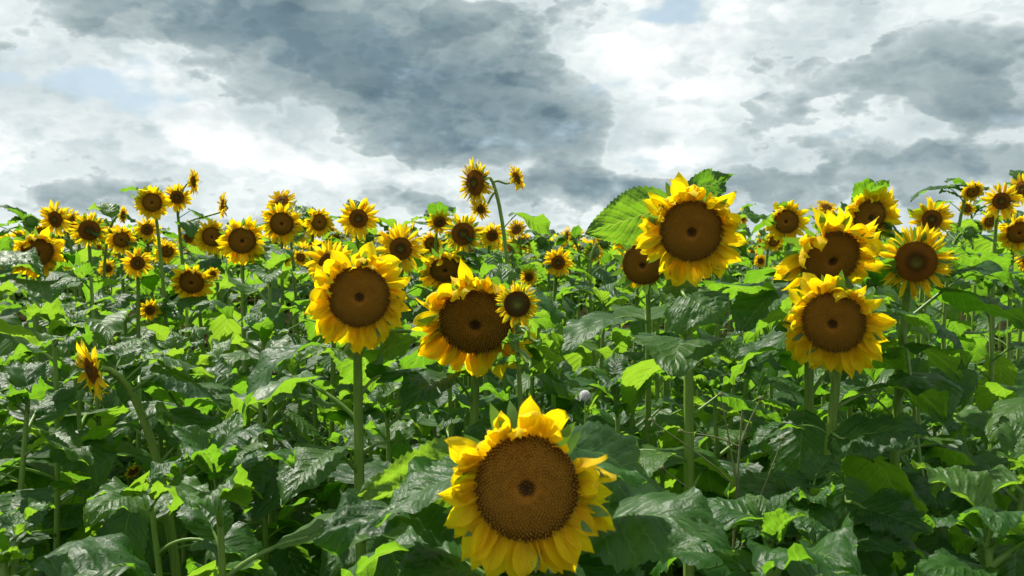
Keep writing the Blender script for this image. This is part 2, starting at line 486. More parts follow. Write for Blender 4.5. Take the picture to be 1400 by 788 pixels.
PET = {'flat': [], 'wide': [], 'curl': [], 'hang': [], 'thin': []}
for k in range(8):
    r = random.Random(900 + k)
    PET['flat'].append(petal_mb(k, r.uniform(.13, .18), r.uniform(-.35, .4), r.uniform(-.8, .6), r.uniform(-.6, .6), r.uniform(.2, .9), .02))
    PET['wide'].append(petal_mb(20 + k, r.uniform(.23, .30), r.uniform(-.4, .4), r.uniform(-.9, .8), r.uniform(-.5, .5), r.uniform(.1, .7), .045))
    PET['curl'].append(petal_mb(40 + k, r.uniform(.20, .30), r.uniform(1.0, 2.3), r.uniform(-1.5, 1.6), r.uniform(-1.0, 1.0), r.uniform(-.6, .8), .07))
    PET['hang'].append(petal_mb(60 + k, r.uniform(.19, .27), r.uniform(-.6, .1), r.uniform(-.5, 1.1), r.uniform(-.7, .7), r.uniform(.2, 1.0), .04))
    PET['thin'].append(petal_mb(80 + k, r.uniform(.075, .115), r.uniform(-.5, .5), r.uniform(-1.0, 1.1), r.uniform(-1.2, 1.2), r.uniform(.4, 1.4), .015))
PETM = {(k, y): [p.mesh('petal', [(M_PETAL, M_PETAL_Y)[y]]) for p in lst] for k, lst in PET.items() for y in (0, 1)}

BR = MB()
P_, U_ = [], []
for i in range(6):
    s = i / 5; w = .20 * (1 - s) ** .8 * (1 + .8 * s) + .004
    P_.append([Vector((v * w, s, .10 * math.sin(2.2 * s) - .10 * abs(v) * w)) for v in (-1, 0, 1)]); U_.append([(s, .5 + .5 * v) for v in (-1, 0, 1)])
BR.grid(P_, U_, 0)
BRACT = BR.mesh('bract', [M_BRACT])

# kind: petal count, petal length / disc radius, lemon?, disc material index
KINDS = {
    'shaggy': dict(n=56, ln=.86, lemon=0, disc=0, br=18),
    'fresh': dict(n=40, ln=1.36, lemon=1, disc=1, br=14),
    'fringe': dict(n=50, ln=1.0, lemon=1, disc=1, br=20),
    'mature': dict(n=48, ln=.96, lemon=0, disc=0, br=16),
    'old': dict(n=22, ln=.42, lemon=0, disc=0, br=22),
    'tiny': dict(n=44, ln=.85, lemon=1, disc=2, br=24),
}


def ring(kind, seed, up=1.0):
    """petal placements for one head: (petal family, index, matrix in unit-disc space)"""
    K = KINDS[kind]; r = random.Random(seed); out = []
    for i in range(K['n']):
        row = i % 2
        a = 2 * math.pi * (i + r.uniform(-.5, .5)) / K['n']
        sn = math.sin(a) * up
        fam = 'flat'; lift = r.uniform(-.30, .38) + (.0 if row else .12); ln = K['ln'] * r.uniform(.76, 1.18)
        if kind == 'shaggy':
            fam = r.choice(('wide', 'wide', 'hang'))
            if sn > .05 and r.random() < .78: fam = 'curl'; lift = r.uniform(-.45, .55); ln *= r.uniform(.8, 1.1)
            elif sn < -.3: fam = r.choice(('wide', 'hang', 'hang')); lift = r.uniform(-.25, .25); ln *= 1.08
        elif kind == 'mature':
            fam = r.choice(('wide', 'flat', 'hang', 'flat'))
            if sn > .2 and r.random() < .5: fam = 'curl'; lift = r.uniform(-.3, .6)
        elif kind == 'fringe': fam = r.choice(('thin', 'thin', 'flat')); lift = r.uniform(-.3, .4)
        elif kind == 'tiny': fam = r.choice(('thin', 'flat')); lift = r.uniform(-.1, .6)
        elif kind == 'old':
            fam = r.choice(('thin', 'curl', 'hang')); ln *= r.uniform(.6, 1.3)
            if r.random() < .25: continue
        sag = {'shaggy': .42, 'mature': .28, 'old': .4}.get(kind, .08)
        over = kind == 'shaggy' and sn > .7 and r.random() < .14
        if over: fam = 'wide'; lift = r.uniform(1.3, 1.75); ln *= .8
        if r.random() < .05: continue
        M = Matrix.Rotation(a - math.pi / 2, 4, 'Z') @ Matrix.Translation((0, .95 + r.uniform(-.04, .02) + (.05 if over else 0), -.02 - .06 * row + (.06 if over else 0))) @ Matrix.Rotation(lift, 4, 'X') @ Matrix.Rotation(r.gauss(0, .2) - sag * math.cos(a) * r.uniform(.4, 1.4), 4, 'Z') @ Matrix.Rotation(r.uniform(-.5, .5), 4, 'Y')
        M = M @ Matrix.Diagonal((ln * r.uniform(.9, 1.12), ln, ln, 1))
        out.append((fam, r.randrange(8), M, r.random()))
    return out


def bract_ring(kind, seed):
    r = random.Random(seed); out = []; n = KINDS[kind]['br']
    for i in range(n):
        a = 2 * math.pi * (i + r.uniform(-.3, .3)) / n; ln = r.uniform(.5, .92)
        out.append(Matrix.Rotation(a - math.pi / 2, 4, 'Z') @ Matrix.Translation((0, .86, -.16 - .08 * (i % 2))) @ Matrix.Rotation(r.uniform(-.35, .5), 4, 'X') @ Matrix.Rotation(r.uniform(-.2, .2), 4, 'Z') @ Matrix.Scale(ln, 4))
    return out


DISCM = (M_DISC_OLD, M_DISC_NEW, M_DISC_GREEN)
HEADM = [head_mesh(dm) for dm in DISCM]
FLOR = [floret_mesh(dm, 900, .055, 5) for dm in DISCM]
FLOR_S = [floret_mesh(dm, 260, .07, 5) for dm in DISCM]
JOIN = {}
for kind, K in KINDS.items():
    JOIN[kind] = []
    for s in range(4):
        mb = MB()
        for fam, ix, M, tone in ring(kind, 70 + s): mb.add(PET[fam][ix], M, tone)
        bm_ = MB()
        for M in bract_ring(kind, 30 + s): bm_.add(BR, M)
        JOIN[kind].append((mb.mesh('petals', [(M_PETAL, M_PETAL_Y)[K['lemon']]]), bm_.mesh('bracts', [M_BRACT])))
# a closed green bud
mb = MB()
lathe(mb, [(.12, -.7), (.3, -.62), (.8, -.35), (1.0, 0), (.85, .3), (.5, .45), (.01, .5)], 16, 0)
BUD = mb.mesh('bud', [M_BRACT])
bm_ = MB()
r = random.Random(3)
for i in range(26):
    a = i * 2.4
    bm_.add(BR, Matrix.Rotation(a, 4, 'Z') @ Matrix.Translation((0, .80 - .25 * (i % 3 == 0), -.1 + .15 * (i % 3))) @ Matrix.Rotation(r.uniform(.3, 1.2), 4, 'X') @ Matrix.Scale(r.uniform(.8, 1.1), 4))
BUD_BR = bm_.mesh('bracts', [M_BRACT])


# ------------------------------------------------------------------ projection (to lay plants out at real depths)
def world_at(px, py, depth):
    """a point seen at photo pixel (px, py), `depth` metres out along the ground"""
    x = (px - 700) / FPX; z = -(py - 394) / FPX
    cp, sp = math.cos(PITCH), math.sin(PITCH)
    fy = cp + z * sp; fz = -sp + z * cp
    return Vector((x / fy * depth, depth, CAM_H + fz / fy * depth))


def to_px(p):
    cp, sp = math.cos(PITCH), math.sin(PITCH)
    yy = p.y; zz = p.z - CAM_H
    f = yy * cp - zz * sp; u = yy * sp + zz * cp
    if f < .05: return None
    return 700 + FPX * p.x / f, 394 - FPX * u / f


KEEP = []        # (px, py, radius, depth): flowers a nearer leaf must not cover


def covers(pts, own=None):
    for p in pts:
        if p.y < .75 and abs(p.x) < .6 and p.z > 1.0: return True
        q = to_px(p)
        if q is None: continue
        for (x, y, r, dp) in KEEP:
            if p.y < dp and (q[0] - x) ** 2 + (q[1] - y) ** 2 < r * r: return True
    return False


# ------------------------------------------------------------------ plants
def add_head(root, base, pos, n, Rd, kind, seed, detail, roll=0.0):
    n = n.normalized(); up = Vector((0, 0, 1)); x = up.cross(n)
    if x.length < .05: x = Vector((1, 0, 0))
    x.normalize(); y = n.cross(x)
    M = basis(x, y, n, pos - base) @ Matrix.Rotation(roll, 4, 'Z') @ Matrix.Scale(Rd, 4)
    K = KINDS[kind]
    hd = link('flower_head', HEADM[K['disc']], root, M)
    fl = link('florets', (FLOR if detail else FLOR_S)[K['disc']], hd); fl['kind'] = 'stuff'
    if detail:
        for fam, ix, Mp, tone in ring(kind, seed):
            link('petal', PETM[(fam, K['lemon'])][ix], hd, Mp)
        for Mp in bract_ring(kind, seed + 1): link('bract', BRACT, hd, Mp)
    else:
        pm, bm = JOIN[kind][seed % 4]
        o = link('petals', pm, hd, Matrix.Rotation(0.0, 4, 'Z')); o['kind'] = 'stuff'
        o = link('bracts', bm, hd); o['kind'] = 'stuff'
    return hd


def facing(yaw, pitch):
    yaw, pitch = R_(yaw), R_(pitch)
    return Vector((math.sin(yaw) * math.cos(pitch), -math.cos(yaw) * math.cos(pitch), -math.sin(pitch)))


def sight(p): return -math.degrees(math.atan2(p.x, p.y)) * .85


def stem_curve(base, attach, n, r, lean=.05):
    H = attach.z
    back = Vector((n.x, n.y, 0))
    c1 = base + Vector((r.uniform(-lean, lean), r.uniform(-lean, lean), H * .62))
    c2 = attach - n * (.10 + .05 * H / 1.7) + Vector((0, 0, -.04))
    return bez(base, c1, c2, attach, 16)


def stem_obj(name, root, base, pts, r0, r1, sides=9):
    mb = MB(); k = len(pts) - 1
    mb.tube([p - base for p in pts], [r0 + (r1 - r0) * (i / k) ** 1.2 for i in range(k + 1)], sides)
    return link(name, mb.mesh(name, [M_STEM]), root)


def put_leaf(root, base, at, azim, kind, size, ix, near, tilt=0.0):
    L = LEAVES[kind][ix % len(LEAVES[kind])]
    M = Matrix.Translation(at) @ Matrix.Rotation(azim, 4, 'Z') @ Matrix.Rotation(tilt, 4, 'Y') @ Matrix.Scale(size, 4)
    if covers([M @ p for p in L[3]]): return None
    Ml = Matrix.Translation(-base) @ M
    if near:
        o = link('leaf', L[0], root, Ml); link('petiole', L[1], o)
    else:
        o = link('leaf', L[2], root, Ml)
    return o


def dress(root, base, pts, r, near, lo=.30, hi=.93, n=13, size=1.0):
    a0 = r.uniform(0, 6.28); k = len(pts) - 1
    for i in range(n):
        t = lo + (hi - lo) * (i + r.uniform(-.2, .2)) / max(1, n - 1)
        t = min(max(t, .05), .96)
        f = t * k; j = min(int(f), k - 1); p = pts[j].lerp(pts[j + 1], f - j)
        kind = 'top' if t > .86 else ('mid' if t > .55 or r.random() < .4 else 'low')
        sz = size * (r.uniform(.75, 1.28) if near else r.uniform(.62, 1.15)) * (1.0 if t > .45 else .85)
        az_ = a0 + i * 2.4 + r.uniform(-.4, .4)
        for tr in range(5):
            if put_leaf(root, base, p, az_ + tr * 1.1, kind, sz, r.randrange(40), near, r.uniform(-.15, .2)): break
            sz *= .93


def neck_leaves(root, base, pts, r, near, n=4):
    k = len(pts) - 1
    for i in range(n):
        f = (.80 + .14 * i / n) * k; j = min(int(f), k - 1); p = pts[j].lerp(pts[j + 1], f - j)
        for tr in range(4):
            if put_leaf(root, base, p, r.uniform(0, 6.28), 'top', r.uniform(.55, 1.0), r.randrange(70), near, r.uniform(-.5, .2)): break


def new_plant(label, base, group=None, cat='sunflower'):
    root = bpy.data.objects.new('sunflower', None); col.objects.link(root)
    root.location = base; root.empty_display_size = .1
    tag(root, label, cat, group)
    return root


def hero_leaf(root, base, stem_pt, b, t, nrm, width, seed, fold=.15, bow=.5, wave=.012, curl=.1, quilt=.008):
    """one large leaf with its midrib from b to t (world), upper side towards nrm, joined to the stem by its petiole"""
    x = t - b; L = x.length; x.normalize()
    y = nrm.cross(x).normalized(); z = x.cross(y)
    mb = MB(); blade(mb, seed, (0, 0, 0), bow * .5, -bow * .5, L, width / 2 / .93, fold, wave, quilt, 0.0, 40, 11, curl)
    M = basis(x, y, z, b - base)
    o = link('leaf', mb.mesh('leaf', [M_LEAF]), root, M)
    pm = MB(); Mi = M.inverted()
    q = bez(stem_pt - base, (stem_pt - base).lerp(b - base, .35) + Vector((0, 0, .03)), (b - base) - x * .03 + Vector((0, 0, .015)), b - base, 8)
    pm.tube([Mi @ p for p in q] + [Vector((.01, 0, 0))], [.006 - .0025 * i / 9 for i in range(10)], 7)
    link('petiole', pm.mesh('petiole', [M_PET]), o)
    return o


# every flower one can tell apart: photo x, y of the disc, width of the whole head in photo pixels, real width,
# disc share of that width, yaw (+ right), pitch (+ down), kind, leaf count, label
H = [
    (720, 667, 248, .255, .59, 0, -12, 'shaggy', 3, 'largest sunflower, nearest the camera, drooping golden petals round a wide brown disc'),
    (491, 406, 152, .262, .56, 4, 2, 'shaggy', 8, 'large shaggy sunflower on a thick pale stem, left of the two overlapping heads'),
    (650, 440, 165, .31, .62, -4, 27, 'shaggy', 9, 'large down-tilted sunflower with very wide dark disc behind a small young bloom'),
    (707, 416, 72, .120, .56, 4, 2, 'tiny', 0, 'small young sunflower with greenish disc in front of the wide dark disc'),
    (945, 316, 142, .252, .61, 4, 13, 'shaggy', 7, 'tall large sunflower against the sky with a big backlit leaf at its side'),
    (1140, 441, 148, .252, .59, -16, 12, 'shaggy', 8, 'low large sunflower on the right with reddish brown disc and one petal folded over it'),
    (1135, 354, 128, .245, .67, 28, 27, 'mature', 8, 'large sunflower with tilted oval dark disc just above the low right bloom'),
    (1252, 358, 104, .205, .54, 6, 6, 'fringe', 7, 'pale yellow sunflower with thin fringed petals on a long bare green stem'),
    (1188, 297, 90, .225, .62, 32, 18, 'mature', 6, 'sunflower with round dark disc and petals swept right, behind the fringed bloom'),
    (1274, 300, 52, .17, .56, 4, 4, 'fresh', 5, 'bright yellow sunflower standing just above the fringed pale bloom'),
    (1075, 303, 60, .21, .62, -8, 10, 'mature', 6, 'sunflower at the skyline left of the big right group, white petal across its disc'),
    (1130, 284, 32, .15, .5, 20, -50, 'fresh', 5, 'small sunflower seen from behind with green bracts, above the tilted oval disc'),
    (879, 362, 86, .205, .74, -10, 12, 'old', 6, 'withered sunflower with short ragged petals tucked behind the tall backlit one'),
    (862, 325, 62, .21, .6, -22, 14, 'mature', 4, 'shaded sunflower under the large backlit leaf'),
    (1330, 262, 44, .17, .45, 20, 30, 'mature', 4, 'sunflower with drooping face and a leaf over its top near the right edge'),
    (1369, 275, 58, .19, .45, 8, 2, 'fresh', 5, 'sunflower with small dark disc highest of the group at the right edge'),
    (1393, 318, 56, .19, .62, 10, 18, 'mature', 5, 'sunflower cut by the right edge of the view, disc half shown'),
    (1398, 258, 46, .18, .5, -40, 0, 'fresh', 4, 'sunflower in the top right corner of the field turned sideways'),
    (1353, 303, 36, .16, .5, 30, 20, 'mature', 4, 'small orange sunflower half hidden below the right edge group'),
    (50, 346, 82, .24, .60, 22, 28, 'shaggy', 7, 'large sunflower at the far left with heavy dark disc behind a leaf'),
    (76, 300, 50, .19, .5, -35, 10, 'fresh', 4, 'sunflower in the left skyline cluster, turned away to the left'),
    (93, 304, 48, .19, .55, -28, 12, 'mature', 4, 'sunflower squeezed between two others in the left skyline cluster'),
    (122, 315, 60, .20, .52, 6, 8, 'fringe', 6, 'wide open sunflower with many thin petals in the left skyline cluster'),
    (168, 294, 30, .13, .4, 62, 5, 'fresh', 4, 'small sunflower seen edge on, left of the tall branching plant'),
    (208, 277, 54, .19, .54, -4, 12, 'mature', 5, 'dark-centred sunflower just left of the tall branching plant'),
    (201, 314, 38, .15, .48, 4, 4, 'fresh', 5, 'small bright sunflower directly below the dark-centred skyline bloom'),
    (166, 328, 44, .17, .56, 8, 8, 'mature', 5, 'orange-brown sunflower behind the star-shaped yellow bloom'),
    (188, 360, 60, .19, .36, 2, 2, 'fresh', 6, 'star-shaped bright yellow sunflower with small disc on the left'),
    (147, 367, 30, .14, .45, -6, 6, 'fresh', 4, 'small sunflower left of the star-shaped yellow bloom'),
    (205, 424, 42, .15, .37, 2, 0, 'fresh', 5, 'small lone sunflower with tiny dark disc low on the left'),
    (290, 324, 54, .20, .56, -8, 12, 'mature', 5, 'sunflower partly hidden left of the wide dark-disced bloom'),
    (331, 329, 74, .225, .56, 4, 14, 'mature', 6, 'wide sunflower with large dark disc on the left middle skyline'),
    (228, 344, 40, .18, .5, 10, 20, 'mature', 4, 'orange sunflower half hidden behind the tall branching stem'),
    (58, 318, 36, .16, .5, 20, 15, 'mature', 4, 'small orange sunflower above the far left heavy disc'),
    (385, 306, 54, .19, .66, 2, 8, 'mature', 5, 'round brown-faced sunflower with short petals on the skyline'),
    (385, 276, 44, .17, .5, -25, -38, 'fresh', 4, 'sunflower turned skyward above the round brown face, bracts showing'),
    (436, 304, 48, .17, .54, 24, 4, 'mature', 5, 'sunflower with petals swept left beside the bright open bloom'),
    (490, 299, 64, .20, .45, 2, 2, 'fresh', 6, 'bright open sunflower on the skyline with broad leaves behind it'),
    (548, 340, 70, .21, .50, -2, 4, 'fresh', 6, 'open sunflower with a green leaf lying across its disc'),
    (452, 362, 70, .21, .52, -8, 8, 'fresh', 5, 'sunflower half hidden behind the large shaggy bloom'),
    (411, 352, 28, .14, .5, -10, 10, 'mature', 4, 'tiny sunflower peeping out left of the large shaggy bloom'),
    (601, 304, 46, .18, .42, 10, 28, 'fresh', 4, 'sunflower nodding towards the ground at the middle skyline'),
    (633, 320, 66, .20, .53, 4, 4, 'fringe', 5, 'sunflower with round brown disc below the tall nodding plant'),
    (590, 334, 44, .18, .5, -10, 10, 'mature', 4, 'shaded sunflower left of the round brown disc in the middle'),
    (673, 322, 40, .16, .46, 12, 14, 'fresh', 4, 'small sunflower between the round brown disc and the tall stem'),
    (608, 368, 76, .23, .62, 12, 34, 'shaggy', 5, 'drooping sunflower with dark hidden face above the down-tilted wide disc'),
    (763, 359, 54, .17, .40, 4, 4, 'fresh', 5, 'bright little sunflower right of centre with small dark disc'),
    (723, 379, 38, .15, .36, -12, 6, 'fresh', 4, 'small sunflower just above the young greenish bloom'),
    (706, 314, 34, .16, .45, -20, -20, 'fresh', 4, 'little sunflower right behind the tall nodding stem'),
    (776, 322, 32, .15, .4, -66, 0, 'fresh', 4, 'small sunflower edge on against the sky right of centre'),
    (812, 345, 36, .17, .5, 150, 20, 'mature', 4, 'sunflower seen from behind near the backlit leaf tip'),
    (1040, 357, 24, .14, .42, 4, 4, 'fresh', 4, 'tiny sunflower low between the tall backlit bloom and the right group'),
    (1016, 296, 34, .18, .45, 60, 0, 'mature', 3, 'sideways sunflower peeking out right of the tall backlit bloom'),
    (1058, 330, 36, .17, .5, 25, 20, 'mature', 4, 'orange sunflower below the skyline bloom with a white petal'),
    (1322, 285, 28, .15, .5, -30, 20, 'mature', 3, 'small orange sunflower left of the right edge group'),
    (126, 507, 102, .20, .38, -64, 14, 'fresh', 6, 'sunflower seen half sideways, hanging low at the left'),
    (182, 644, 34, .11, .45, 30, 30, 'shaggy', 4, 'small wilted orange sunflower deep in the shade at lower left'),
]
# plants carrying several heads: list of heads, first on the main stem
MULTI = [
    ('tall branching sunflower at left skyline carrying three small blooms', 4, [
        (242, 270, 40, .150, .46, 6, 2, 'fresh'), (264, 249, 34, .128, .5, 72, 0, 'fresh'), (305, 281, 32, .12, .5, -72, -5, 'fresh')]),
    ('tallest sunflower at centre nodding left with side blooms against the sky', 3, [
        (650, 250, 64, .215, .55, -48, 4, 'fringe'), (706, 244, 36, .121, .5, 60, -18, 'fresh'), (657, 286, 28, .094, .5, -30, 20, 'fresh')]),
    ('sunflower with one nodding bloom and a tiny one beside it at left', 6, [
        (262, 386, 56, .19, .60, -8, 22, 'mature'), (291, 375, 26, .088, .35, 8, 0, 'fresh')]),
]
for h in H: KEEP.append((h[0], h[1], h[2] * .46, h[2] and h[3] * FPX / h[2] - .03))
for _, _, hs in MULTI:
    for h in hs: KEEP.append((h[0], h[1], h[2] * .5, h[3] * FPX / h[2] - .03))
# stems that stand clear in the photograph
for (x, y, r, dp) in ((490, 520, 16, 2.15), (490, 600, 18, 2.15), (490, 660, 16, 2.15), (1243, 460, 14, 2.4), (1246, 560, 14, 2.4), (952, 520, 14, 2.2), (955, 600, 14, 2.2), (728, 500, 18, 2.1)):
    KEEP.append((x, y, r, dp))

ROOTS = {}
for i, (px, py, wpx, Dm, share, yaw, pitch, kind, nl, label) in enumerate(H):
    r = random.Random(100 + i); depth = Dm * FPX / wpx
    pos = world_at(px, py, depth); n = facing(yaw + sight(pos), pitch); Rd = Dm * share / 2 * (1 if wpx > 90 else .90)
    attach = pos - n * Rd * .55
    bx = {1: .005, 4: .02, 7: -.01, 5: -.05, 6: .03}.get(i, r.uniform(-.06, .06))
    if px == 126: bx = .10
    base = Vector((pos.x + bx - n.x * .12, pos.y + .13 + (.05 if i else 0), 0))
    root = new_plant(label, base); ROOTS[i] = (root, base)
    pts = stem_curve(base, attach, n, r, .03 if wpx > 90 else .06)
    th = .0135 if wpx > 100 else .0105
    if kind == 'tiny': th = .007
    stem_obj('stem', root, base, pts, th * 1.25, th * .62, 9 if wpx > 60 else 6)
    add_head(root, base, pos, n, Rd, kind, {6: 611, 0: 702}.get(i, 300 + i * 3), wpx >= 50)
    ROOTS[i] = (root, base, pts)
    if nl:
        dress(root, base, pts, r, depth < 3.4, .38 if i else .5, .90, nl + 4, 1.0 if depth < 3.4 else .92)
        neck_leaves(root, base, pts, r, depth < 3.4, 4 if i else 0)

for mi, (label, nl, hs) in enumerate(MULTI):
    r = random.Random(500 + mi)
    px, py, wpx, Dm, share, yaw, pitch, kind = hs[0]
    depth = Dm * FPX / wpx; pos = world_at(px, py, depth); n = facing(yaw + sight(pos), pitch); Rd = Dm * share / 2
    off = (.03, .20, .05)[mi]
    base = Vector((pos.x + off, pos.y + .10, 0)); root = new_plant(label, base)
    attach = pos - n * Rd * .55
    if mi == 1:
        top = world_at(678, 262, depth + .04)
        c = world_at(700, 340, depth + .06)
        pts = bez(base, Vector((base.x, base.y, .9)), c, top, 14)[:-1] + bez(top, top + (top - c) * .35, attach - n * .05 + Vector((0, 0, .02)), attach, 5)
    else:
        pts = stem_curve(base, attach, n, r, .02)
    stem_obj('stem', root, base, pts, .0125, .0062, 8)
    add_head(root, base, pos, n, Rd, kind, 801 + mi, True)
    for k, (px, py, wpx, Dm, share, yaw, pitch, kind) in enumerate(hs[1:]):
        q = world_at(px, py, depth + .02); n2_ = facing(yaw + sight(q), pitch); R2 = Dm * share / 2
        start = pts[int(len(pts) * (.80, .76, .84)[mi]) - k]
        at2 = q - n2_ * R2 * .55
        bp = bez(start, start.lerp(at2, .4) + Vector((0, 0, .02)), at2 - n2_ * .05 - Vector((0, 0, .03)), at2, 8)
        stem_obj('branch', root, base, bp, .0062, .0036, 6)
        add_head(root, base, q, n2_, R2, kind, 820 + mi * 4 + k, False)
    dress(root, base, pts, r, False, .4, .86 if mi != 1 else .62, nl + 4, .85)

# ------------------------------------------------------------------ large leaves one can pick out
def hl(i, ft, b, t, nrm, width, seed, **kw):
    root, base, pts = ROOTS[i]
    hero_leaf(root, base, pts[int(ft * (len(pts) - 1))], world_at(*b), world_at(*t), Vector(nrm).normalized(), width, seed, **kw)


hl(4, .93, (905, 285, 2.40), (800, 320, 2.36), (.15, -.98, -.10), .145, 11, fold=.03, bow=.15, quilt=.004, wave=.006)
hl(4, .95, (950, 262, 2.60), (1000, 240, 2.66), (.15, -.98, -.05), .095, 12, bow=.3)
hl(4, .90, (1003, 300, 2.40), (1062, 306, 2.50), (.0, -.25, .97), .075, 13)
hl(4, .74, (938, 408, 2.13), (990, 445, 2.06), (-.15, -.55, .82), .185, 14, fold=-.05, bow=.6, curl=.2)
hl(0, .80, (800, 712, 1.42), (1018, 765, 1.26), (.05, -.50, .86), .19, 15, fold=.05, bow=.9, curl=.25, wave=.018, quilt=.009)
hl(0, .84, (780, 610, 1.46), (935, 700, 1.55), (.30, -.40, .86), .17, 16, fold=.1, bow=.5, wave=.018, quilt=.009)
hl(0, .82, (640, 640, 1.44), (474, 694, 1.40), (.1, -.98, -.10), .12, 17, fold=.12, bow=.3)
hl(0, .80, (628, 700, 1.44), (420, 742, 1.34), (-.05, -.32, .94), .16, 18, fold=.14, bow=.7, wave=.02, curl=.2, quilt=.009)
hl(0, .72, (760, 800, 1.42), (900, 870, 1.25), (.1, -.4, .9), .20, 19, bow=.8)
hl(0, .70, (660, 790, 1.42), (540, 830, 1.25), (-.1, -.4, .9), .18, 20, bow=.8)
hl(1, .76, (572, 463, 2.24), (508, 500, 2.14), (-.2, .7, .7), .085, 21, fold=.1, bow=.5)
hl(1, .78, (465, 488, 2.10), (405, 500, 1.98), (-.2, -.4, .9), .13, 22, bow=.8, curl=.2)
hl(5, .60, (1150, 600, 2.12), (1275, 600, 2.0), (.1, -.55, .83), .17, 23, fold=.02, bow=.5)
hl(5, .45, (1180, 695, 2.05), (1275, 735, 1.92), (.05, -.6, .8), .15, 24, bow=.6)
hl(7, .70, (1262, 650, 2.45), (1285, 700, 2.35), (.1, -.6, .8), .17, 25, bow=.5)
hl(5, .5, (1085, 680, 2.05), (1020, 720, 1.9), (-.1, -.5, .86), .2, 26, fold=.05, bow=.7, wave=.025)
hl(3, .86, (735, 468, 2.14), (775, 445, 2.10), (.1, -.5, .85), .04, 27)
hl(3, .80, (722, 505, 2.14), (672, 498, 2.05), (-.1, -.4, .9), .032, 28, fold=.4)
hl(3, .78, (732, 510, 2.14), (772, 498, 2.06), (.1, .6, .8), .04, 29, fold=.3)
hl(3, .86, (720, 462, 2.15), (686, 472, 2.06), (-.1, -.4, .9), .035, 30, fold=.3)
# a plant cut by the left edge whose leaves reach into view
base = Vector((-1.22, 1.95, 0)); root = new_plant('leafy sunflower plant at the left edge, only its big leaves in view', base)
pts = bez(base, base + Vector((0, 0, .6)), base + Vector((.02, 0, 1.2)), base + Vector((.02, -.02, 1.66)), 12)
stem_obj('stem', root, base, pts, .016, .008)
link('bud', BUD, root, Matrix.Translation(Vector((.02, -.02, 1.68))) @ Matrix.Scale(.03, 4))
ROOTS['edge'] = (root, base, pts)
hl('edge', .93, (-45, 355, 1.95), (66, 385, 1.90), (.1, -.2, .97), .13, 31, bow=.6, fold=.2)
hl('edge', .95, (-40, 340, 2.0), (22, 350, 2.0), (.1, .7, .7), .12, 32, bow=.4)
hl('edge', .85, (-50, 452, 1.95), (88, 468, 1.95), (0, .35, .93), .12, 33, bow=.5)
dress(root, base, pts, random.Random(77), True, .3, .7, 6)

# closed green buds standing clear
for (px, py, dpt, sz, yaw, label) in ((42, 303, 4.2, .030, 10, 'green closed sunflower bud on the skyline at the far left'), (1324, 318, 3.6, .028, 40, 'dark green closed bud left of the right edge group'),
                                 (1190, 380, 2.9, .036, 20, 'spiky green bud between the oval dark disc and the fringed bloom'), (505, 325, 4.6, .024, 0, 'small green bud just right below the bright open skyline bloom'),
                                 (742, 330, 4.8, .03, -30, 'small green bud below and right of the tall centre plant'), (826, 332, 4.4, .03, 120, 'green bud under the tip of the big backlit leaf')):
    r = random.Random(px); pos = world_at(px, py, dpt); n = facing(yaw + sight(pos), 10)
    base = Vector((pos.x + r.uniform(-.05, .05), pos.y + .12, 0)); root = new_plant(label, base)
    pts = stem_curve(base, pos - n * sz * .6, n, r); stem_obj('stem', root, base, pts, .011, .005, 7)
    x = Vector((0, 0, 1)).cross(n).normalized()
    b = link('bud', BUD, root, basis(x, n.cross(x), n, pos - base) @ Matrix.Scale(sz, 4)); link('bracts', BUD_BR, b)['kind'] = 'stuff'
    dress(root, base, pts, r, False, .4, .9, 9, .9); neck_leaves(root, base, pts, r, False, 4)

# ------------------------------------------------------------------ leafy plants without an open bloom, filling the rows
ORD = 'first second third fourth fifth sixth seventh eighth ninth tenth eleventh twelfth thirteenth fourteenth fifteenth sixteenth seventeenth eighteenth nineteenth twentieth twenty-first twenty-second twenty-third twenty-fourth twenty-fifth twenty-sixth twenty-seventh twenty-eighth twenty-ninth thirtieth'.split()
MARKS = [(60, 'far left heavy disc'), (126, 'half sideways low bloom'), (205, 'small lone left bloom'), (262, 'left nodding bloom'), (331, 'wide left skyline bloom'), (411, 'round brown-faced bloom'),
         (491, 'large shaggy bloom'), (580, 'leaf-crossed open bloom'), (650, 'down-tilted wide disc'), (720, 'nearest big bloom'), (800, 'white seed ball'), (879, 'withered bloom'), (945, 'tall backlit bloom'),
         (1040, 'tiny low right bloom'), (1138, 'low right bloom'), (1190, 'right-swept bloom'), (1252, 'fringed pale bloom'), (1320, 'drooping right bloom'), (1370, 'right edge group')]
def mark_labels(lst, fmt, key):
    """name each plant by the landmark it stands under or behind and its order there"""
    by = {}
    for root, px, dp in lst: by.setdefault(min(MARKS, key=lambda m: abs(m[0] - px))[1], []).append((key(px, dp), root))
    for name, items in by.items():
        for k, (_, root) in enumerate(sorted(items, key=lambda t: t[0])): root['label'] = fmt % (name, ORD[min(k, 29)])
LBL_FILL = 'leafy green sunflower plant without an open bloom standing in the dense near rows'
GRP_FILL = 'bloomless plants in the near rows'
taken = [Vector((o[1].x, o[1].y)) for o in ROOTS.values()]
r = random.Random(21); count = 0; FILL = []
cands = [(r.uniform(-.60, .60), math.sqrt(r.uniform(1.45 ** 2, 5.6 ** 2))) for _ in range(2600)]
cands.sort(key=lambda c: c[1])
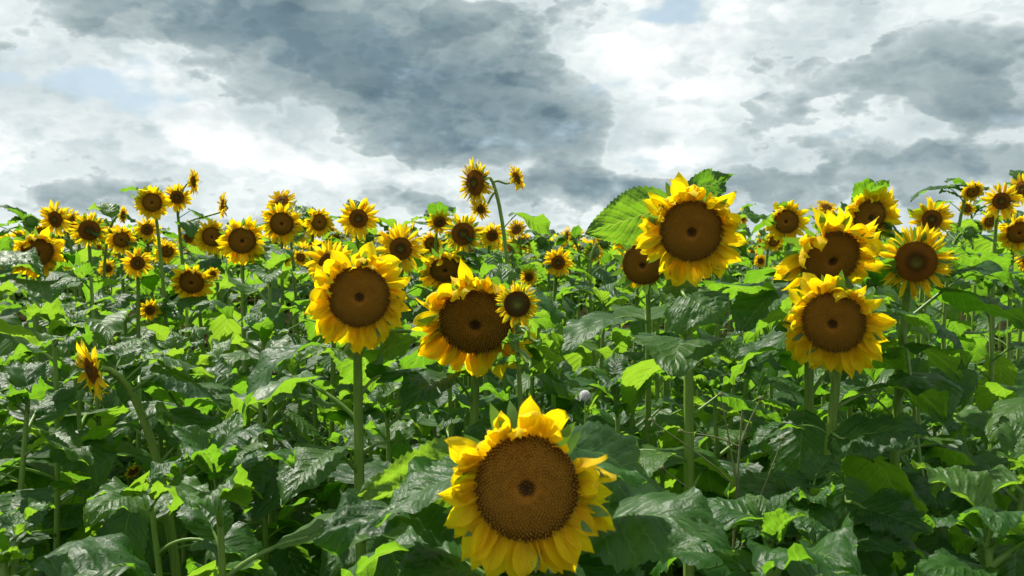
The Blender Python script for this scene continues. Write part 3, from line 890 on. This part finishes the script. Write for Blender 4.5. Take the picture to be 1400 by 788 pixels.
for (k, dpt) in cands:
    p = Vector((k * dpt, dpt))
    if any((p - q).length < (.40 if dpt < 2.7 else .30 if dpt < 3.5 else .34) for q in taken): continue
    if dpt < 1.75: ytop = r.uniform(730, 800)
    elif dpt < 2.3: ytop = r.uniform(560, 720)
    elif dpt < 3.2: ytop = r.uniform(450, 580)
    else: ytop = r.uniform(365, 430)
    if dpt < 1.95 and -.32 < k < .12: continue
    htop = world_at(700 + k * FPX, ytop, dpt).z
    base = Vector((p.x, p.y, 0)); top = Vector((p.x + r.uniform(-.06, .06), p.y + r.uniform(-.06, .06), htop))
    pts = bez(base, base + Vector((r.uniform(-.05, .05), 0, htop * .4)), top - Vector((r.uniform(-.05, .05), 0, htop * .3)), top, 12)
    if covers(pts[6:]): continue
    taken.append(p); count += 1
    root = new_plant(LBL_FILL, base, GRP_FILL); FILL.append((root, 700 + k * FPX, dpt))
    stem_obj('stem', root, base, pts, r.uniform(.011, .015), .006, 8)
    near = dpt < 3.2
    dress(root, base, pts, r, near, .28, .97, 14 if near else 11, r.uniform(.9, 1.15))
    for j in range(5): put_leaf(root, base, top - Vector((0, 0, .01 * j)), j * 1.26 + r.random(), 'top', r.uniform(.5, .9), r.randrange(40), near, r.uniform(-.6, -.1))
    if count >= 96: break

mark_labels(FILL, 'leafy bloomless plant in line with the %s, %s nearest the camera', lambda px, dp: dp)

# ------------------------------------------------------------------ blooming plants in the rows behind
LBL_FAR = 'small distant sunflower in bloom in the far rows below the skyline'
GRP_FAR = 'distant blooming sunflowers'
r = random.Random(33); far = 0; FAR = []
kinds = ['fresh', 'mature', 'fringe', 'mature', 'fresh']
cands = [(r.uniform(-.57, .57), math.sqrt(r.uniform(3.7 ** 2, 13 ** 2))) for _ in range(1200)]
cands.sort(key=lambda c: c[1])
for (k, dpt) in cands:
    p = Vector((k * dpt, dpt))
    if any((p - q).length < .42 for q in taken): continue
    lift = .04 * math.exp(-((k + .45) / .2) ** 2) + .05 * math.exp(-((k - .5) / .15) ** 2)
    h = 1.70 + r.gauss(0, .05) + lift
    pos = Vector((p.x, p.y, h)); q = to_px(pos); Dm = r.uniform(.16, .25); wpx = Dm * FPX / dpt
    if dpt < 7 and any((q[0] - x) ** 2 + (q[1] - y) ** 2 < (rr + wpx * .2) ** 2 for (x, y, rr, dp) in KEEP): h -= .07; pos.z = h
    taken.append(p); far += 1
    n = facing((r.gauss(0, 38) if r.random() < .85 else r.uniform(100, 260)) + sight(pos), r.uniform(-25, 40)); Rd = Dm * r.uniform(.40, .58) / 2
    base = Vector((p.x + r.uniform(-.06, .06), p.y + .13, 0)); root = new_plant(LBL_FAR, base, GRP_FAR); FAR.append((root, q[0], dpt))
    pts = stem_curve(base, pos - n * Rd * .55, n, r, .05)
    stem_obj('stem', root, base, pts[::2], .012, .006, 5)
    add_head(root, base, pos, n, Rd, r.choice(kinds), r.randrange(99), False)
    dress(root, base, pts, r, False, .5, .94, 9, .9)
    neck_leaves(root, base, pts, r, False, 2)
    if far >= 132: break
mark_labels(FAR, 'small distant sunflower behind the %s, %s from the left there', lambda px, dp: px)

# ------------------------------------------------------------------ the field beyond, the soil, weeds
def leaf_card(mb, p, az_, L, r):
    ca, sa = math.cos(az_), math.sin(az_); dr = r.uniform(.2, .8); rows = []
    for s, w in ((0, .05), (.3, .42), (.7, .3), (1, .02)):
        c = Vector((ca * L * s, sa * L * s, .03 - dr * L * s * s)) + p
        rows.append([c + Vector((-sa, ca, .15)) * w * L, c, c + Vector((sa, -ca, .15)) * w * L])
    mb.grid(rows, [[(s, v) for v in (0, .5, 1)] for s in (0, .3, .7, 1)], 0)


r = random.Random(5); fld = MB(); heads = MB()
FAR0 = max(t[2] for t in FAR) + .3; print('far field from', FAR0)
for i in range(3800):
    dpt = FAR0 + (90 - FAR0) * r.random() ** 1.9; x = r.uniform(-.8, .8) * dpt; h = 1.69 + r.gauss(0, .055)
    top = Vector((x, dpt, h))
    for k in range(7): leaf_card(fld, top - Vector((0, 0, .05 + .09 * k)), r.uniform(0, 6.28), r.uniform(.2, .34), r)
    n = facing(r.gauss(0, 30), r.uniform(-5, 25)); Rr = r.uniform(.08, .12)
    xx = Vector((0, 0, 1)).cross(n).normalized(); yy = n.cross(xx)
    o = len(fld.v); N_ = 30; c = top + n * .05
    fld.v += [tuple(c)] + [tuple(c + (xx * math.cos(a) + yy * math.sin(a)) * Rr * .5) for a in [2 * math.pi * j / 7 for j in range(7)]]
    fld.uv += [(0, 0)] * 8; fld.tone += [0] * 8
    for j in range(7): fld.f.append((o, o + 1 + j, o + 1 + (j + 1) % 7)); fld.mi.append(2)
    c = c - n * .008; o = len(fld.v); fld.v.append(tuple(c)); fld.uv.append((.2, .5)); fld.tone.append(r.random())
    for j in range(N_):
        a = 2 * math.pi * j / N_; rr = Rr * (1.0 if j % 2 else .62) * r.uniform(.85, 1.15)
        fld.v.append(tuple(c + (xx * math.cos(a) + yy * math.sin(a)) * rr + n * r.uniform(-.02, .02))); fld.uv.append((.9, .5)); fld.tone.append(r.random())
    for j in range(N_): fld.f.append((o, o + 1 + j, o + 1 + (j + 1) % N_)); fld.mi.append(1)
fo = link('sunflower_field', fld.mesh('sunflower_field', [M_LEAF, M_PETAL_Y, M_DISC_OLD])); fo['kind'] = 'stuff'
tag(fo, 'far mass of sunflowers reaching to the horizon', 'field')

mb = MB(); rows = []
ys = [-6 + .35 * i for i in range(60)] + [16 + 1.12 ** i for i in range(62)]
xs = [-1 + i / 30 for i in range(61)]
for y in ys:
    wd = 8 + max(0, y) * 1.6
    rows.append([Vector((x * wd, y, .035 * mnoise.noise(Vector((x * wd * 2, y * 2, 0))) - .02)) for x in xs])
mb.grid(rows, [[(0, 0)] * 61 for _ in ys], 0)
gd = link('ground', mb.mesh('ground', [M_SOIL])); gd['kind'] = 'structure'

r = random.Random(9); wd_ = MB()
for i in range(3000):
    dpt = math.sqrt(r.uniform(1.3 ** 2, 9.5 ** 2)); x = r.uniform(-.75, .75) * dpt; h = r.uniform(.2, .62 + .06 * dpt)
    b = Vector((x, dpt, 0)); t = b + Vector((r.uniform(-.1, .1), r.uniform(-.1, .1), h))
    wd_.tube([b, b.lerp(t, .5) + Vector((r.uniform(-.03, .03), 0, 0)), t], [.003, .0025, .001], 4, 1)
    for k in range(12):
        leaf_card(wd_, b.lerp(t, r.uniform(.2, 1)), r.uniform(0, 6.28), r.uniform(.04, .13), r)
wo_ = link('weeds', wd_.mesh('weeds', [M_LEAF, M_PET])); wo_['kind'] = 'stuff'
tag(wo_, 'low green weeds growing between the sunflower stems', 'weeds')

# a white seed ball on a thin weed stalk, right of the big near bloom
c = world_at(800, 541, 1.75); base = Vector((c.x + .03, c.y + .05, 0))
root = bpy.data.objects.new('seed_head_weed', None); col.objects.link(root); root.location = base
tag(root, 'white fluffy seed ball on a thin weed stalk right above the nearest sunflower', 'weed')
stem_obj('stalk', root, base, bez(base, base + Vector((0, 0, .5)), c - Vector((0, 0, .3)), c, 10), .003, .0018, 5)
mb = MB(); r = random.Random(4)
for i in range(220):
    z = 1 - 2 * (i + .5) / 220; a = i * 2.4; q = math.sqrt(1 - z * z); dv = Vector((q * math.cos(a), q * math.sin(a), z))
    o = dv.orthogonal().normalized(); w = dv.cross(o); e = dv * r.uniform(.0085, .0105)
    mb.tube([dv * .002, e], [.0004, .0006], 3)
    for k in range(3):
        ang = k * 2.1; u = o * math.cos(ang) + w * math.sin(ang)
        mb.tube([e * .95, e + u * .0025], [.0005, .0003], 3)
fl = link('seed_ball', mb.mesh('seed_ball', [M_FLUFF]), root, Matrix.Translation(c - base)); fl['kind'] = 'stuff'

# a forked dry weed with buds in the gap beside the tall bloom's stem
top = world_at(1015, 560, 1.9); base = world_at(990, 690, 1.95); base.z = 0
root = bpy.data.objects.new('dry_weed', None); col.objects.link(root); root.location = base
tag(root, 'forked brownish weed with small buds in the dark gap below the tall bloom', 'weed')
trunk = bez(base, base + Vector((0, 0, .6)), top - Vector((.02, 0, .3)), top, 12)
stem_obj('stalk', root, base, trunk, .004, .002, 6).data.materials[0] = M_DRY
mb = MB(); lathe(mb, [(.1, -.8), (.7, -.4), (1, 0), (.7, .6), (.05, 1)], 8, 0); budm = mb.mesh('weed_bud', [M_DRY])
for (j, tx, ty) in ((10, 890, 575), (11, 1040, 545), (9, 905, 640), (10, 985, 540), (8, 1070, 600), (11, 930, 590)):
    e = world_at(tx, ty, 1.88 + .02 * (j % 3))
    o = stem_obj('twig', root, base, bez(trunk[j], trunk[j].lerp(e, .4) + Vector((0, 0, .015)), trunk[j].lerp(e, .8), e, 6), .002, .0011, 5)
    o.data.materials[0] = M_DRY
    link('bud', budm, root, Matrix.Translation(e - base) @ Matrix.Scale(.006, 4))
print('plants', count, far, 'objects', len(col.objects))
